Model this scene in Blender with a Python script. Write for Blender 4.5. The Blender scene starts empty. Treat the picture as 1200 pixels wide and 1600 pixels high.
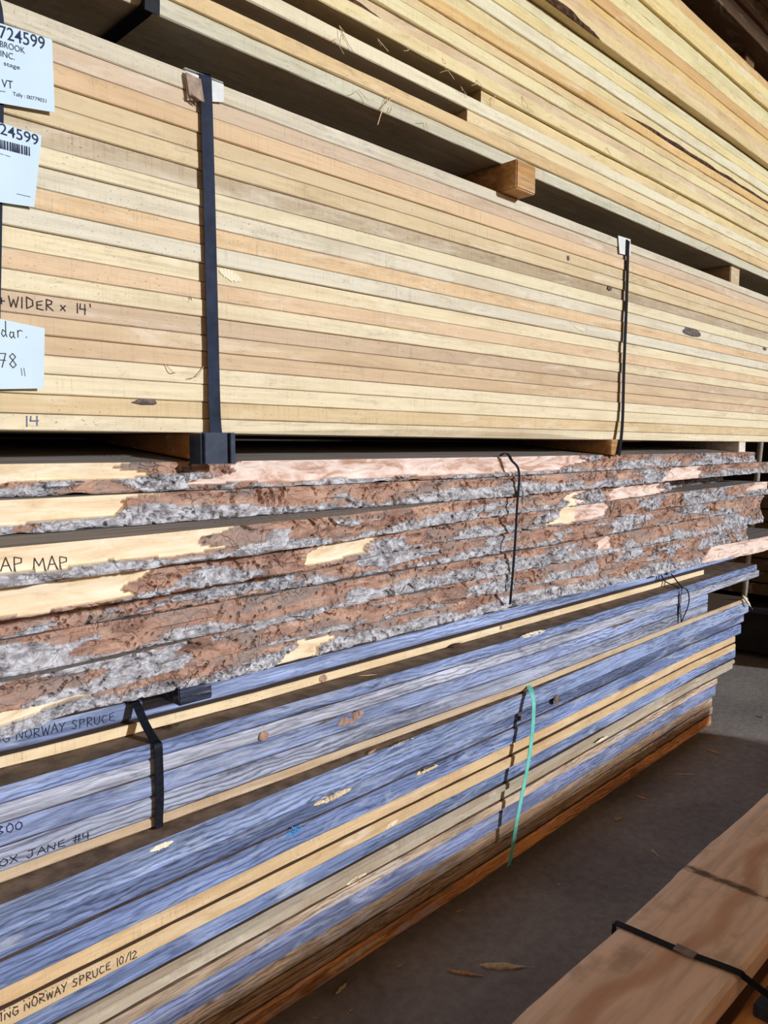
import bpy, bmesh, math, random
from mathutils import Vector, noise, Matrix

random.seed(7)
C = bpy.context.scene.collection
scn = bpy.context.scene

# ------------------------------------------------------------------ camera, world, light, exposure
CAM_H = 1.20
PITCH = math.atan(102 / 1200)
cd = bpy.data.cameras.new('camera'); cam = bpy.data.objects.new('camera', cd); C.objects.link(cam)
cd.sensor_fit = 'VERTICAL'; cd.sensor_height = 36; cd.lens = 27.0; cd.clip_start = 0.02
cam.location = (0, 0, CAM_H)
cam.rotation_euler = (math.pi / 2 - PITCH, 0, -math.pi / 4)
scn.camera = cam

w = bpy.data.worlds.new('world'); scn.world = w; w.use_nodes = True
bg = w.node_tree.nodes['Background']
_tc = w.node_tree.nodes.new('ShaderNodeTexCoord'); _sx = w.node_tree.nodes.new('ShaderNodeSeparateXYZ'); _rp = w.node_tree.nodes.new('ShaderNodeValToRGB')
_rp.color_ramp.elements[0].position = 0.0; _rp.color_ramp.elements[0].color = (0.06, 0.04, 0.025, 1)
_rp.color_ramp.elements[1].position = 0.10; _rp.color_ramp.elements[1].color = (1.0, 0.63, 0.37, 1)
w.node_tree.links.new(_tc.outputs['Generated'], _sx.inputs[0]); w.node_tree.links.new(_sx.outputs[2], _rp.inputs[0]); w.node_tree.links.new(_rp.outputs[0], bg.inputs[0])
bg.inputs[1].default_value = 0.68

SLOPE = 0.27
sd = bpy.data.lights.new('daylight', 'SUN'); sun = bpy.data.objects.new('daylight', sd); C.objects.link(sun)
sd.energy = 3.1; sd.angle = math.radians(3.0); sd.color = (0.93, 0.97, 1.0)
sun_dir = Vector((-0.34, 0.94, -SLOPE)).normalized()
sun.rotation_euler = sun_dir.to_track_quat('-Z', 'Y').to_euler()
sun.location = (2, -5, 3)

scn.view_settings.view_transform = 'Standard'; scn.view_settings.look = 'None'
scn.view_settings.gamma = 1; scn.view_settings.use_curve_mapping = False
scn.view_settings.exposure = 0.12

# ------------------------------------------------------------------ measuring helpers
s2 = math.sqrt(0.5); cp, sp = math.cos(PITCH), math.sin(PITCH)
R_ = Vector((s2, -s2, 0)); F_ = Vector((s2 * cp, s2 * cp, -sp)); U_ = Vector((s2 * sp, s2 * sp, cp))
def ray(px, py): return R_ * ((px - 600) / 1200) + U_ * ((800 - py) / 1200) + F_
def onY(px, py, Y):
    d = ray(px, py); t = Y / d.y
    return Vector((d.x * t, Y, CAM_H + d.z * t))
def onZ(px, py, z):
    d = ray(px, py); t = (z - CAM_H) / d.z
    return Vector((d.x * t, d.y * t, z))
def lerp(a, b, t): return a + (b - a) * t
def pw(pts):                        # piecewise linear, clamped
    pts = sorted(pts)
    def f(x):
        if x <= pts[0][0]: return pts[0][1]
        for (a, va), (b, vb) in zip(pts, pts[1:]):
            if x <= b: return va + (vb - va) * (x - a) / (b - a)
        return pts[-1][1]
    return f
def const(v): return lambda x: v
def lin(c):
    c = c / 255
    return c / 12.92 if c <= 0.04045 else ((c + 0.055) / 1.055) ** 2.4
def rgb(r, g, b): return (lin(r), lin(g), lin(b), 1)
def pale(c, t=0.22): return rgb(*[lerp(a, b, t) for a, b in zip(c, (240, 234, 218))])
ORD = ['topmost', 'second', 'third', 'fourth', 'fifth', 'sixth', 'seventh', 'eighth', 'ninth', 'tenth', 'eleventh', 'twelfth',
       'thirteenth', 'fourteenth', 'fifteenth', 'sixteenth', 'seventeenth', 'eighteenth', 'nineteenth', 'twentieth',
       'twenty-first', 'twenty-second', 'twenty-third', 'twenty-fourth']
def ordl(i, side='top'):
    if i == 0: return 'topmost' if side == 'top' else 'lowest'
    return ORD[i] + ' from ' + side

# ------------------------------------------------------------------ materials
def newmat(name, rough=0.8):
    m = bpy.data.materials.new(name); m.use_nodes = True
    nt = m.node_tree; b = nt.nodes['Principled BSDF']; b.inputs['Roughness'].default_value = rough
    b.inputs['Specular IOR Level'].default_value = 0.25
    return m, nt, b
class NB:
    def __init__(s, nt): s.nt = nt
    def n(s, t, **kw):
        x = s.nt.nodes.new(t)
        for k, v in kw.items(): setattr(x, k, v)
        return x
    def l(s, a, b): s.nt.links.new(a, b)
    def coords(s, scale, rnd=True, kind='Object'):
        tc = s.n('ShaderNodeTexCoord'); mp = s.n('ShaderNodeMapping'); mp.inputs['Scale'].default_value = scale
        if rnd:
            oi = s.n('ShaderNodeObjectInfo'); mu = s.n('ShaderNodeMath', operation='MULTIPLY'); mu.inputs[1].default_value = 57.0
            s.l(oi.outputs['Random'], mu.inputs[0])
            ad = s.n('ShaderNodeVectorMath', operation='ADD')
            s.l(tc.outputs[kind], mp.inputs[0]); s.l(mp.outputs[0], ad.inputs[0]); s.l(mu.outputs[0], ad.inputs[1])
            return ad.outputs[0]
        s.l(tc.outputs[kind], mp.inputs[0]); return mp.outputs[0]
    def noise(s, vec, scale=1, detail=4, rough=0.55, dist=0):
        x = s.n('ShaderNodeTexNoise'); x.inputs['Scale'].default_value = scale; x.inputs['Detail'].default_value = detail
        x.inputs['Roughness'].default_value = rough; x.inputs['Distortion'].default_value = dist
        s.l(vec, x.inputs['Vector']); return x.outputs['Fac']
    def ramp(s, fac, stops, interp='LINEAR'):
        x = s.n('ShaderNodeValToRGB'); cr = x.color_ramp; cr.interpolation = interp
        while len(cr.elements) < len(stops): cr.elements.new(0.5)
        for e, (p, c) in zip(cr.elements, stops):
            e.position = p; e.color = c if isinstance(c, tuple) else (c, c, c, 1)
        s.l(fac, x.inputs[0]); return x.outputs['Color']
    def mix(s, a, b, fac, mode='MIX'):
        x = s.n('ShaderNodeMix', data_type='RGBA', blend_type=mode)
        for v, i in ((fac, 0), (a, 6), (b, 7)):
            if isinstance(v, (int, float)): x.inputs[i].default_value = v if i == 0 else (v, v, v, 1)
            elif isinstance(v, tuple): x.inputs[i].default_value = v
            else: s.l(v, x.inputs[i])
        return x.outputs[2]
    def bump(s, h, bsdf, strength=0.4, dist=0.002):
        x = s.n('ShaderNodeBump'); x.inputs['Strength'].default_value = strength; x.inputs['Distance'].default_value = dist
        s.l(h, x.inputs['Height']); s.l(x.outputs[0], bsdf.inputs['Normal'])
    def objcol(s): return s.n('ShaderNodeObjectInfo').outputs['Color']

def sawn_wood(name, blotch=(0.55, 0.42, 0.28, 1), blot_amt=0.5, saw=0.16, grain=0.10, dusty=True):
    m, nt, b = newmat(name, 0.78); N = NB(nt)
    base = N.objcol()
    g = N.noise(N.coords((3, 60, 150)), 1, 6, 0.65, 0.5)
    gm_ = N.noise(N.coords((1.7, 6, 10)), 1, 3)
    col = N.mix(base, N.ramp(g, [(0.3, 1 - 2.4 * grain), (0.55, 1.0), (0.75, 1.06)]), N.ramp(gm_, [(0.35, 0.2), (0.65, 1.0)]), 'MULTIPLY')
    sw = N.noise(N.coords((230, 6, 5)), 1, 3, 0.7)
    sm = N.noise(N.coords((7, 9, 30)), 1, 4, 0.6)
    col = N.mix(col, N.ramp(sw, [(0.30, 1 - 2.2 * saw), (0.47, 1.0), (0.7, 1.05)]), N.ramp(sm, [(0.45, 0.08), (0.68, 0.75)]), 'MULTIPLY')
    bl = N.noise(N.coords((2.4, 6, 9)), 1, 5, 0.6, 0.6)
    bf = N.ramp(bl, [(0.48, 0.0), (0.68, blot_amt)])
    col = N.mix(col, N.mix(col, blotch, 0.6, 'MULTIPLY'), bf)
    lt = N.noise(N.coords((5, 24, 30)), 1, 5, 0.65, 0.6)
    col = N.mix(col, (0.98, 0.93, 0.80, 1), N.ramp(lt, [(0.55, 0.0), (0.75, 0.45)]))
    spd0 = N.noise(N.coords((3, 5, 14)), 1, 3, 0.5)
    spk = N.noise(N.coords((210, 210, 300)), 1, 2, 0.6)
    spd = N.noise(N.coords((5, 5, 11)), 1, 3, 0.5)
    mo = N.noise(N.coords((22, 60, 90)), 1, 6, 0.75, 0.5)
    col = N.mix(col, N.ramp(mo, [(0.32, 0.70), (0.47, 0.98), (0.7, 1.08)]), N.ramp(spd0, [(0.42, 0.1), (0.62, 1.0)]), 'MULTIPLY')
    sf = N.mix(N.ramp(spk, [(0.655, 0.0), (0.72, 0.75)]), N.ramp(spd, [(0.42, 0.0), (0.58, 1.0)]), 1.0, 'MULTIPLY')
    col = N.mix(col, (0.16, 0.10, 0.06, 1), sf)
    if dusty:                                     # dusty brown upward faces, darkened to cut light bounced onto undersides
        tcn = N.n('ShaderNodeTexCoord'); sx = N.n('ShaderNodeSeparateXYZ'); N.l(tcn.outputs['Normal'], sx.inputs[0])
        mk = N.n('ShaderNodeMath', operation='GREATER_THAN'); mk.inputs[1].default_value = 0.9; N.l(sx.outputs[2], mk.inputs[0])
        col = N.mix(col, rgb(96, 80, 66), mk.outputs[0])
    N.l(col, b.inputs['Base Color'])
    h = N.mix(g, sw, 0.4); N.bump(h, b, 0.45, 0.0012)
    return m
M_PALE = sawn_wood('pale_sawn_wood')
M_SAWN = sawn_wood('fresh_sawn_spruce', (0.6, 0.42, 0.25, 1), 0.8, 0.2, 0.14)
M_BLOCK = sawn_wood('bearer_wood', (0.4, 0.25, 0.12, 1), 0.5, 0.1, 0.25)

def weathered(name):
    m, nt, b = newmat(name, 0.8); N = NB(nt)
    base = N.objcol()
    co = N.coords((1.5, 3.2, 6.5))
    wv = N.n('ShaderNodeTexWave', wave_type='BANDS', bands_direction='Z', wave_profile='SIN')
    wv.inputs['Scale'].default_value = 4.6; wv.inputs['Distortion'].default_value = 13.0
    wv.inputs['Detail'].default_value = 3.5; wv.inputs['Detail Scale'].default_value = 0.9; wv.inputs['Detail Roughness'].default_value = 0.6
    N.l(co, wv.inputs['Vector'])
    tone = N.noise(N.coords((1.6, 9, 17)), 1, 5, 0.6, 0.9)
    col = N.mix(base, N.ramp(tone, [(0.33, 0.6), (0.5, 1.12), (0.66, 1.75)]), 0.9, 'MULTIPLY')
    str_ = N.noise(N.coords((1.3, 3, 6)), 1, 2)
    wf = N.ramp(wv.outputs['Fac'], [(0.0, 0.42), (0.22, 0.85), (0.5, 1.05), (1.0, 1.25)])
    col = N.mix(col, wf, N.ramp(str_, [(0.35, 0.15), (0.6, 0.95)]), 'MULTIPLY')
    g = N.noise(N.coords((6, 70, 260)), 1, 6, 0.75, 1.0)
    col = N.mix(col, N.ramp(g, [(0.32, 0.4), (0.5, 1.0), (0.70, 1.5)]), 0.85, 'MULTIPLY')
    bl = N.noise(N.coords((5, 24, 26)), 1, 6, 0.7, 1.4)
    col = N.mix(col, N.mix(col, (0.34, 0.36, 0.42, 1), 1.0, 'MULTIPLY'), N.ramp(bl, [(0.53, 0.0), (0.68, 0.8)]))
    b2 = N.noise(N.coords((4, 30, 30)), 1, 6, 0.75, 1.0)
    col = N.mix(col, (0.56, 0.62, 0.76, 1), N.ramp(b2, [(0.52, 0.0), (0.72, 0.75)]))
    # top faces are dusty brown
    gm = N.n('ShaderNodeNewGeometry'); sx = N.n('ShaderNodeSeparateXYZ'); 
    tcn = N.n('ShaderNodeTexCoord'); N.l(tcn.outputs['Normal'], sx.inputs[0])
    dust = N.noise(N.coords((30, 30, 30)), 1, 4)
    dcol = N.ramp(dust, [(0.3, rgb(92, 78, 68)), (0.7, rgb(140, 122, 106))])
    mk = N.n('ShaderNodeMath', operation='GREATER_THAN'); mk.inputs[1].default_value = 0.8; N.l(sx.outputs[2], mk.inputs[0])
    col = N.mix(col, dcol, mk.outputs[0])
    N.l(col, b.inputs['Base Color'])
    N.bump(N.mix(g, wv.outputs['Fac'], 0.35), b, 0.55, 0.002)
    return m
M_SPRUCE = weathered('weathered_spruce')

def bark_mat():
    m, nt, b = newmat('live_edge_maple', 0.85); N = NB(nt)
    co = N.coords((1, 1, 1))
    base = N.noise(N.coords((9, 20, 30)), 1, 5, 0.6, 0.8)
    inner = N.ramp(base, [(0.3, rgb(146, 112, 98)), (0.5, rgb(186, 148, 130)), (0.68, rgb(212, 178, 156))])
    tn = N.noise(N.coords((5, 10, 17)), 1, 5, 0.65, 1.3)
    inner = N.mix(inner, rgb(150, 138, 134), N.ramp(tn, [(0.48, 0.0), (0.62, 0.85)]))
    inner = N.mix(inner, rgb(92, 72, 66), N.ramp(tn, [(0.30, 0.8), (0.42, 0.0)]))
    lich = N.noise(N.coords((34, 50, 60)), 1, 8, 0.75, 0.4)
    outer = N.ramp(lich, [(0.33, rgb(92, 88, 90)), (0.45, rgb(156, 154, 160)), (0.6, rgb(216, 218, 226))])
    at = N.n('ShaderNodeAttribute', attribute_name='kind'); sep = N.n('ShaderNodeSeparateColor'); N.l(at.outputs['Color'], sep.inputs[0])
    col = N.mix(inner, outer, sep.outputs[1])
    # cracks
    vo = N.n('ShaderNodeTexVoronoi', feature='DISTANCE_TO_EDGE'); vo.inputs['Scale'].default_value = 1.0
    nz = N.n('ShaderNodeTexNoise'); nz.inputs['Scale'].default_value = 40; N.l(co, nz.inputs['Vector'])
    va = N.n('ShaderNodeVectorMath', operation='MULTIPLY_ADD'); va.inputs[1].default_value = (0.05, 0.05, 0.05)
    N.l(nz.outputs['Color'], va.inputs[0]); N.l(co, va.inputs[2])
    mp = N.n('ShaderNodeMapping'); mp.inputs['Scale'].default_value = (26, 40, 60); N.l(va.outputs[0], mp.inputs[0]); N.l(mp.outputs[0], vo.inputs['Vector'])
    crk = N.ramp(vo.outputs['Distance'], [(0.0, 1.0), (0.05, 0.0)])
    cm = N.noise(N.coords((12, 12, 20)), 1, 3)
    cf = N.mix(crk, N.ramp(cm, [(0.48, 0.0), (0.6, 0.85)]), 1.0, 'MULTIPLY')
    wood = N.ramp(N.noise(N.coords((9, 30, 60)), 1, 5, 0.6, 0.8), [(0.3, rgb(222, 192, 156)), (0.5, rgb(242, 222, 190)), (0.7, rgb(250, 240, 218))])
    pink = N.ramp(N.noise(N.coords((10, 30, 40)), 1, 5, 0.6, 1.5), [(0.35, rgb(190, 150, 130)), (0.5, rgb(232, 208, 196)), (0.7, rgb(244, 236, 228))])
    wood = N.mix(wood, pink, sep.outputs[2])
    col = N.mix(col, (0.03, 0.022, 0.02, 1), cf)
    col = N.mix(col, wood, sep.outputs[0])
    tp = N.ramp(N.noise(N.coords((4, 50, 30)), 1, 4), [(0.3, rgb(118, 114, 114)), (0.7, rgb(158, 150, 146))])
    inv = N.n('ShaderNodeMath', operation='SUBTRACT'); inv.inputs[0].default_value = 1.0; N.l(at.outputs['Alpha'], inv.inputs[1])
    col = N.mix(col, tp, inv.outputs[0])
    N.l(col, b.inputs['Base Color'])
    h = N.mix(N.mix(lich, N.ramp(vo.outputs['Distance'], [(0.0, 0.0), (0.12, 1.0)]), 0.4), 0.5, sep.outputs[0])
    N.bump(h, b, 0.8, 0.004)
    return m
M_BARK = bark_mat()

def flat_noise(name, c0, c1, scale=30, rough=0.7, bumpd=0.0, spec=0.25):
    m, nt, b = newmat(name, rough); N = NB(nt)
    n = N.noise(N.coords((1, 1, 1)), scale, 5, 0.6)
    N.l(N.ramp(n, [(0.35, c0), (0.65, c1)]), b.inputs['Base Color'])
    b.inputs['Specular IOR Level'].default_value = spec
    if bumpd: N.bump(n, b, 0.5, bumpd)
    return m
M_DARKBARK = flat_noise('dark_bark', rgb(44, 30, 24), rgb(110, 80, 60), 60, 0.9, 0.006)
M_STRAP = flat_noise('black_strap', rgb(16, 18, 26), rgb(28, 31, 42), 200, 0.55, 0, 0.12)
M_STEEL = flat_noise('blued_steel_strap', rgb(26, 33, 52), rgb(42, 51, 74), 25, 0.6, 0, 0.12)
M_TEAL = flat_noise('teal_strap', rgb(98, 190, 178), rgb(128, 214, 200), 60, 0.4, 0, 0.5)
M_PROT = flat_noise('navy_plastic', rgb(36, 46, 66), rgb(52, 62, 84), 60, 0.5)
M_PAPER = flat_noise('white_paper', rgb(206, 230, 247), rgb(214, 236, 250), 12, 0.7)
M_CARD = flat_noise('white_card', rgb(214, 220, 224), rgb(238, 240, 240), 40, 0.7)
M_CARDTORN = flat_noise('torn_card', rgb(150, 130, 118), rgb(186, 166, 150), 80, 0.9, 0.001)
M_INK = flat_noise('printed_ink', rgb(44, 50, 84), rgb(54, 60, 96), 90, 0.8)
M_PEN = flat_noise('marker_ink', rgb(48, 40, 44), rgb(84, 72, 70), 300, 0.9)
M_PENBLUE = flat_noise('blue_lumber_crayon', rgb(90, 104, 140), rgb(120, 132, 160), 300, 0.9)
M_CRAYON = flat_noise('bright_blue_chalk', rgb(40, 130, 210), rgb(90, 175, 240), 300, 0.9)
M_DARKPEN = flat_noise('dark_marker', rgb(28, 32, 52), rgb(50, 56, 80), 300, 0.9)
M_SPLINT = flat_noise('fresh_splinter', rgb(205, 180, 140), rgb(240, 222, 186), 120, 0.8, 0.001)
M_CHIP = flat_noise('brown_chip', rgb(180, 140, 104), rgb(224, 186, 146), 80, 0.85, 0.001)
M_KNOT = flat_noise('knot', rgb(76, 66, 66), rgb(132, 118, 112), 120, 0.8)
M_KNOTB = flat_noise('red_knot', rgb(148, 116, 106), rgb(188, 156, 134), 90, 0.8)
M_PATCH = flat_noise('pale_stain', rgb(232, 220, 190), rgb(246, 238, 214), 60, 0.8)
M_WALL = flat_noise('dark_wall_boards', rgb(46, 38, 32), rgb(64, 54, 46), 8, 0.9)
M_POST = flat_noise('grey_post_paint', rgb(150, 146, 136), rgb(186, 180, 168), 30, 0.6)
M_WRAP = flat_noise('black_lumber_wrap', rgb(22, 22, 24), rgb(44, 44, 48), 6, 0.5)

def floor_mat():
    m, nt, b = newmat('dusty_concrete', 0.85); N = NB(nt)
    n1 = N.noise(N.coords((1, 1, 1), False), 2.2, 6, 0.6, 0.5)
    n2 = N.noise(N.coords((1, 1, 1), False), 34, 6, 0.7)
    c = N.ramp(n1, [(0.3, rgb(138, 134, 134)), (0.7, rgb(170, 164, 160))])
    c = N.mix(c, N.ramp(n2, [(0.35, 0.72), (0.6, 1.05)]), 0.8, 'MULTIPLY')
    spk = N.noise(N.coords((30, 90, 1), False), 1, 3, 0.5)
    c = N.mix(c, rgb(180, 150, 110), N.ramp(spk, [(0.72, 0.0), (0.78, 0.5)]))
    N.l(c, b.inputs['Base Color']); N.bump(n2, b, 0.5, 0.004)
    return m
M_FLOOR = floor_mat()

def slab_mat():
    m, nt, b = newmat('dusty_foreground_plank', 0.8); N = NB(nt)
    base = N.objcol()
    g = N.noise(N.coords((5, 50, 50)), 1, 6, 0.6, 0.5)
    c = N.mix(base, N.ramp(g, [(0.3, 0.72), (0.6, 1.05)]), 0.8, 'MULTIPLY')
    tc = N.n('ShaderNodeTexCoord'); s = N.n('ShaderNodeSeparateXYZ'); N.l(tc.outputs['Object'], s.inputs[0])
    # brown heart streak wandering along the plank
    nz = N.noise(N.coords((1.6, 0.01, 0.01), False), 1, 2)
    a1 = N.n('ShaderNodeMath', operation='MULTIPLY_ADD'); a1.inputs[1].default_value = 0.30; a1.inputs[2].default_value = -0.15; N.l(nz, a1.inputs[0])
    a2 = N.n('ShaderNodeMath', operation='SUBTRACT'); N.l(s.outputs[1], a2.inputs[0]); N.l(a1.outputs[0], a2.inputs[1])
    a3 = N.n('ShaderNodeMath', operation='ABSOLUTE'); N.l(a2.outputs[0], a3.inputs[0])
    c = N.mix(c, rgb(184, 130, 92), N.ramp(a3.outputs[0], [(0.0, 0.6), (0.010, 0.5), (0.024, 0.0)]))
    # old strap stain across it
    b1 = N.n('ShaderNodeMath', operation='SUBTRACT'); N.l(s.outputs[0], b1.inputs[0]); b1.inputs[1].default_value = 1.49 * .92 / .85
    b2 = N.n('ShaderNodeMath', operation='ABSOLUTE'); N.l(b1.outputs[0], b2.inputs[0])
    st = N.mix(N.ramp(b2.outputs[0], [(0.009, 0.9), (0.016, 0.0)]), N.ramp(N.noise(N.coords((60, 25, 5)), 1, 3), [(0.4, 0.2), (0.55, 1.0)]), 1.0, 'MULTIPLY')
    c = N.mix(c, rgb(86, 74, 72), st)
    bl = N.noise(N.coords((7, 9, 9)), 1, 5, 0.6)
    c = N.mix(c, rgb(160, 134, 120), N.ramp(bl, [(0.56, 0.0), (0.72, 0.6)]))
    N.l(c, b.inputs['Base Color']); N.bump(g, b, 0.6, 0.002)
    return m
M_SLAB = slab_mat()

# ------------------------------------------------------------------ object helpers
def finish(name, bm, mat, parent=None, color=None, smooth=False, loc=None):
    me = bpy.data.meshes.new(name); 
    if loc is not None: bmesh.ops.translate(bm, verts=bm.verts, vec=-Vector(loc))
    bmesh.ops.recalc_face_normals(bm, faces=bm.faces)
    bm.to_mesh(me); bm.free(); me.materials.append(mat)
    if smooth:
        for p in me.polygons: p.use_smooth = True
    o = bpy.data.objects.new(name, me); C.objects.link(o)
    if loc is not None: o.location = loc
    if color: o.color = color
    if parent:
        o.parent = parent
        o.location = Vector(o.location) - Vector(parent.location)
    return o
def tag(o, label=None, cat=None, group=None, kind=None):
    if label: o['label'] = label
    if cat: o['category'] = cat
    if group: o['group'] = group
    if kind: o['kind'] = kind
    return o
def box_bm(x0, x1, y0, y1, z0, z1, bev=0.0):
    bm = bmesh.new(); bmesh.ops.create_cube(bm, size=1)
    for v in bm.verts:
        v.co = Vector((lerp(x0, x1, v.co.x + .5), lerp(y0, y1, v.co.y + .5), lerp(z0, z1, v.co.z + .5)))
    if bev: bmesh.ops.bevel(bm, geom=bm.edges[:], offset=bev, segments=2, affect='EDGES')
    return bm

def board(name, x0, x1, yf, depth, z0, z1, mat, color, seed, ch=0.0015, wob=0.0012, step=0.04, wane=None):
    """a long sawn board lying along X, its front edge at yf(x), with slightly wandering arrises"""
    n = max(2, int((x1 - x0) / step)) + seed % 5; bm = bmesh.new(); rings = []; dep = depth - .001 * (seed % 4)
    for i in range(n + 1):
        x = lerp(x0, x1, i / n); f = yf(x); a, b = z0(x), z1(x)
        def nz(k, s=9.0): return noise.noise(Vector((x * s, k * 3.7, seed * 1.3))) * wob
        f += noise.noise(Vector((x * 1.3, seed, 5))) * wob * 2
        wn = wane(x) if wane else 0
        c1 = ch + abs(nz(1, 25)) * 1.2; c2 = ch + abs(nz(2, 25)) * 1.2 + wn
        ring = [(f + c2 * (0.6 if wn else 1), a + 0.0004), (f + nz(3) * .5, a + c2), (f + nz(4) * .5, b - c1), (f + c1, b - 0.0004 + nz(5) * .15),
                (f + dep, b - 0.0012), (f + dep, a + 0.0012)]
        ex = 0
        if i == 0 or i == n: ex = noise.noise(Vector((seed, i, 2))) * 0.004
        rings.append([bm.verts.new((x + ex, y, z)) for y, z in ring])
    for r0, r1 in zip(rings, rings[1:]):
        for k in range(6): bm.faces.new((r0[k], r0[(k + 1) % 6], r1[(k + 1) % 6], r1[k]))
    bm.faces.new(rings[0]); bm.faces.new(rings[-1][::-1])
    loc = Vector((x0, yf(x0), z0(x0)))
    return finish(name, bm, mat, None, color, False, loc)

def ribbon(name, pts, width, thick, mat, wdir=(1, 0, 0), parent=None, sub=6):
    """flat band swept through pts (Catmull-Rom), its width along wdir"""
    P = [Vector(p) for p in pts]; Q = []
    if sub > 1:
        E = [P[0] * 2 - P[1]] + P + [P[-1] * 2 - P[-2]]
        for i in range(1, len(E) - 2):
            for k in range(sub):
                t = k / sub; a, b, c, d = E[i - 1], E[i], E[i + 1], E[i + 2]
                Q.append(0.5 * ((2 * b) + (c - a) * t + (2 * a - 5 * b + 4 * c - d) * t * t + (3 * b - a - 3 * c + d) * t ** 3))
        Q.append(P[-1])
    else: Q = P
    wd = Vector(wdir).normalized(); bm = bmesh.new(); rings = []
    for i, q in enumerate(Q):
        t = (Q[min(i + 1, len(Q) - 1)] - Q[max(i - 1, 0)]).normalized()
        s = (wd - t * wd.dot(t)).normalized(); nrm = s.cross(t).normalized()
        rings.append([bm.verts.new(q + s * width / 2 * a + nrm * thick / 2 * b) for a, b in ((-1, -1), (1, -1), (1, 1), (-1, 1))])
    for r0, r1 in zip(rings, rings[1:]):
        for k in range(4): bm.faces.new((r0[k], r0[(k + 1) % 4], r1[(k + 1) % 4], r1[k]))
    bm.faces.new(rings[0]); bm.faces.new(rings[-1])
    return finish(name, bm, mat, parent, loc=P[0] if parent is None else P[0])

# simple pen-stroke letters, unit height, on a 0..0.7 wide cell
G = {
 'A': [[(0, 0), (.33, 1), (.62, 0)], [(.12, .38), (.52, .4)]], 'B': [[(0, 0), (0, 1), (.45, .85), (.05, .52), (.5, .25), (0, 0)]],
 'C': [[(.55, .85), (.2, .95), (.02, .5), (.2, .05), (.58, .15)]], 'D': [[(.05, 0), (.05, 1), (.5, .75), (.52, .3), (.05, 0)]],
 'E': [[(.5, .95), (.08, .8), (.08, .15), (.55, .05)], [(.08, .5), (.45, .55)]], 'F': [[(0, 0), (0, 1), (.5, 1)], [(0, .5), (.4, .5)]],
 'G': [[(.55, .85), (.15, .9), (.02, .4), (.25, .02), (.55, .15), (.55, .45), (.32, .42)]],
 'I': [[(.1, 0), (.14, 1)]], 'J': [[(.1, 1), (.6, 1)], [(.4, 1), (.38, .15), (.15, 0), (0, .2)]],
 'M': [[(0, 0), (.1, 1), (.35, .4), (.62, 1), (.7, 0)]], 'N': [[(0, 0), (.05, 1), (.5, .05), (.58, 1)]],
 'O': [[(.3, 1), (.03, .7), (.06, .2), (.35, 0), (.58, .35), (.52, .8), (.3, 1)]], 'P': [[(.05, 0), (.08, 1), (.5, .9), (.48, .6), (.08, .48)]],
 'R': [[(.05, 0), (.08, 1), (.5, .88), (.45, .6), (.08, .48), (.58, 0)]], 'S': [[(.52, .85), (.2, .95), (.08, .7), (.48, .35), (.35, .04), (.02, .12)]],
 'T': [[(0, 1), (.6, 1)], [(.3, 1), (.3, 0)]], 'U': [[(0, 1), (.05, .2), (.3, 0), (.52, .25), (.55, 1)]],
 'W': [[(0, 1), (.15, 0), (.35, .7), (.52, 0), (.72, 1)]], 'Y': [[(0, 1), (.28, .5), (.55, 1)], [(.28, .5), (.2, 0)]],
 'X': [[(0, 0), (.5, 1)], [(0, 1), (.5, 0)]], 'x': [[(0, .15), (.4, .6)], [(.02, .6), (.38, .12)]], '+': [[(0, .5), (.45, .5)], [(.22, .25), (.22, .75)]],
 '1': [[(.2, 0), (.22, 1)]], '2': [[(0, .8), (.3, 1), (.5, .7), (0, .02), (.55, .05)]], '4': [[(.05, 1), (.0, .5), (.5, .5)], [(.42, 1), (.4, 0)]],
 '7': [[(0, .95), (.52, .98), (.2, 0)], [(.1, .5), (.5, .5)]], '8': [[(.3, .52), (.05, .78), (.3, 1), (.52, .78), (.05, .25), (.3, 0), (.55, .22), (.3, .52)]],
 '0': [[(.25, 1), (.02, .6), (.12, .05), (.42, .1), (.5, .7), (.25, 1)]], '/': [[(0, 0), (.45, 1)]], "'": [[(.1, 1), (.14, .7)]],
 '"': [[(.05, 1), (.1, .5)], [(.28, 1), (.36, .45)]], '#': [[(.15, 0), (.22, 1)], [(.42, 0), (.48, 1)], [(0, .35), (.6, .38)], [(.02, .68), (.6, .7)]],
 'd': [[(.4, .35), (.15, .5), (.03, .2), (.2, 0), (.42, .2)], [(.45, 1.1), (.42, .2), (.52, 0)]],
 'a': [[(.4, .45), (.12, .5), (.03, .2), (.2, 0), (.4, .2), (.42, .5), (.42, .12), (.55, 0)]],
 'r': [[(.05, .5), (.08, 0)], [(.08, .35), (.25, .52), (.5, .45)]], '.': [[(.1, 0), (.13, .05)]], ' ': [],
}
from mathutils.bvhtree import BVHTree
def hug(bm, parent, off=0.0006, thick=0.0003):
    """lay flat marks on the parent's front face, following its roughness"""
    me = parent.data; L = Vector(parent.location)
    t = BVHTree.FromPolygons([v.co + L for v in me.vertices], [tuple(p.vertices) for p in me.polygons])
    for v in bm.verts:
        h = t.ray_cast(Vector((v.co.x, v.co.y - .06, v.co.z)), Vector((0, 1, 0)), .2)
        if h[0] is not None: v.co.y = h[0].y - off
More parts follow.
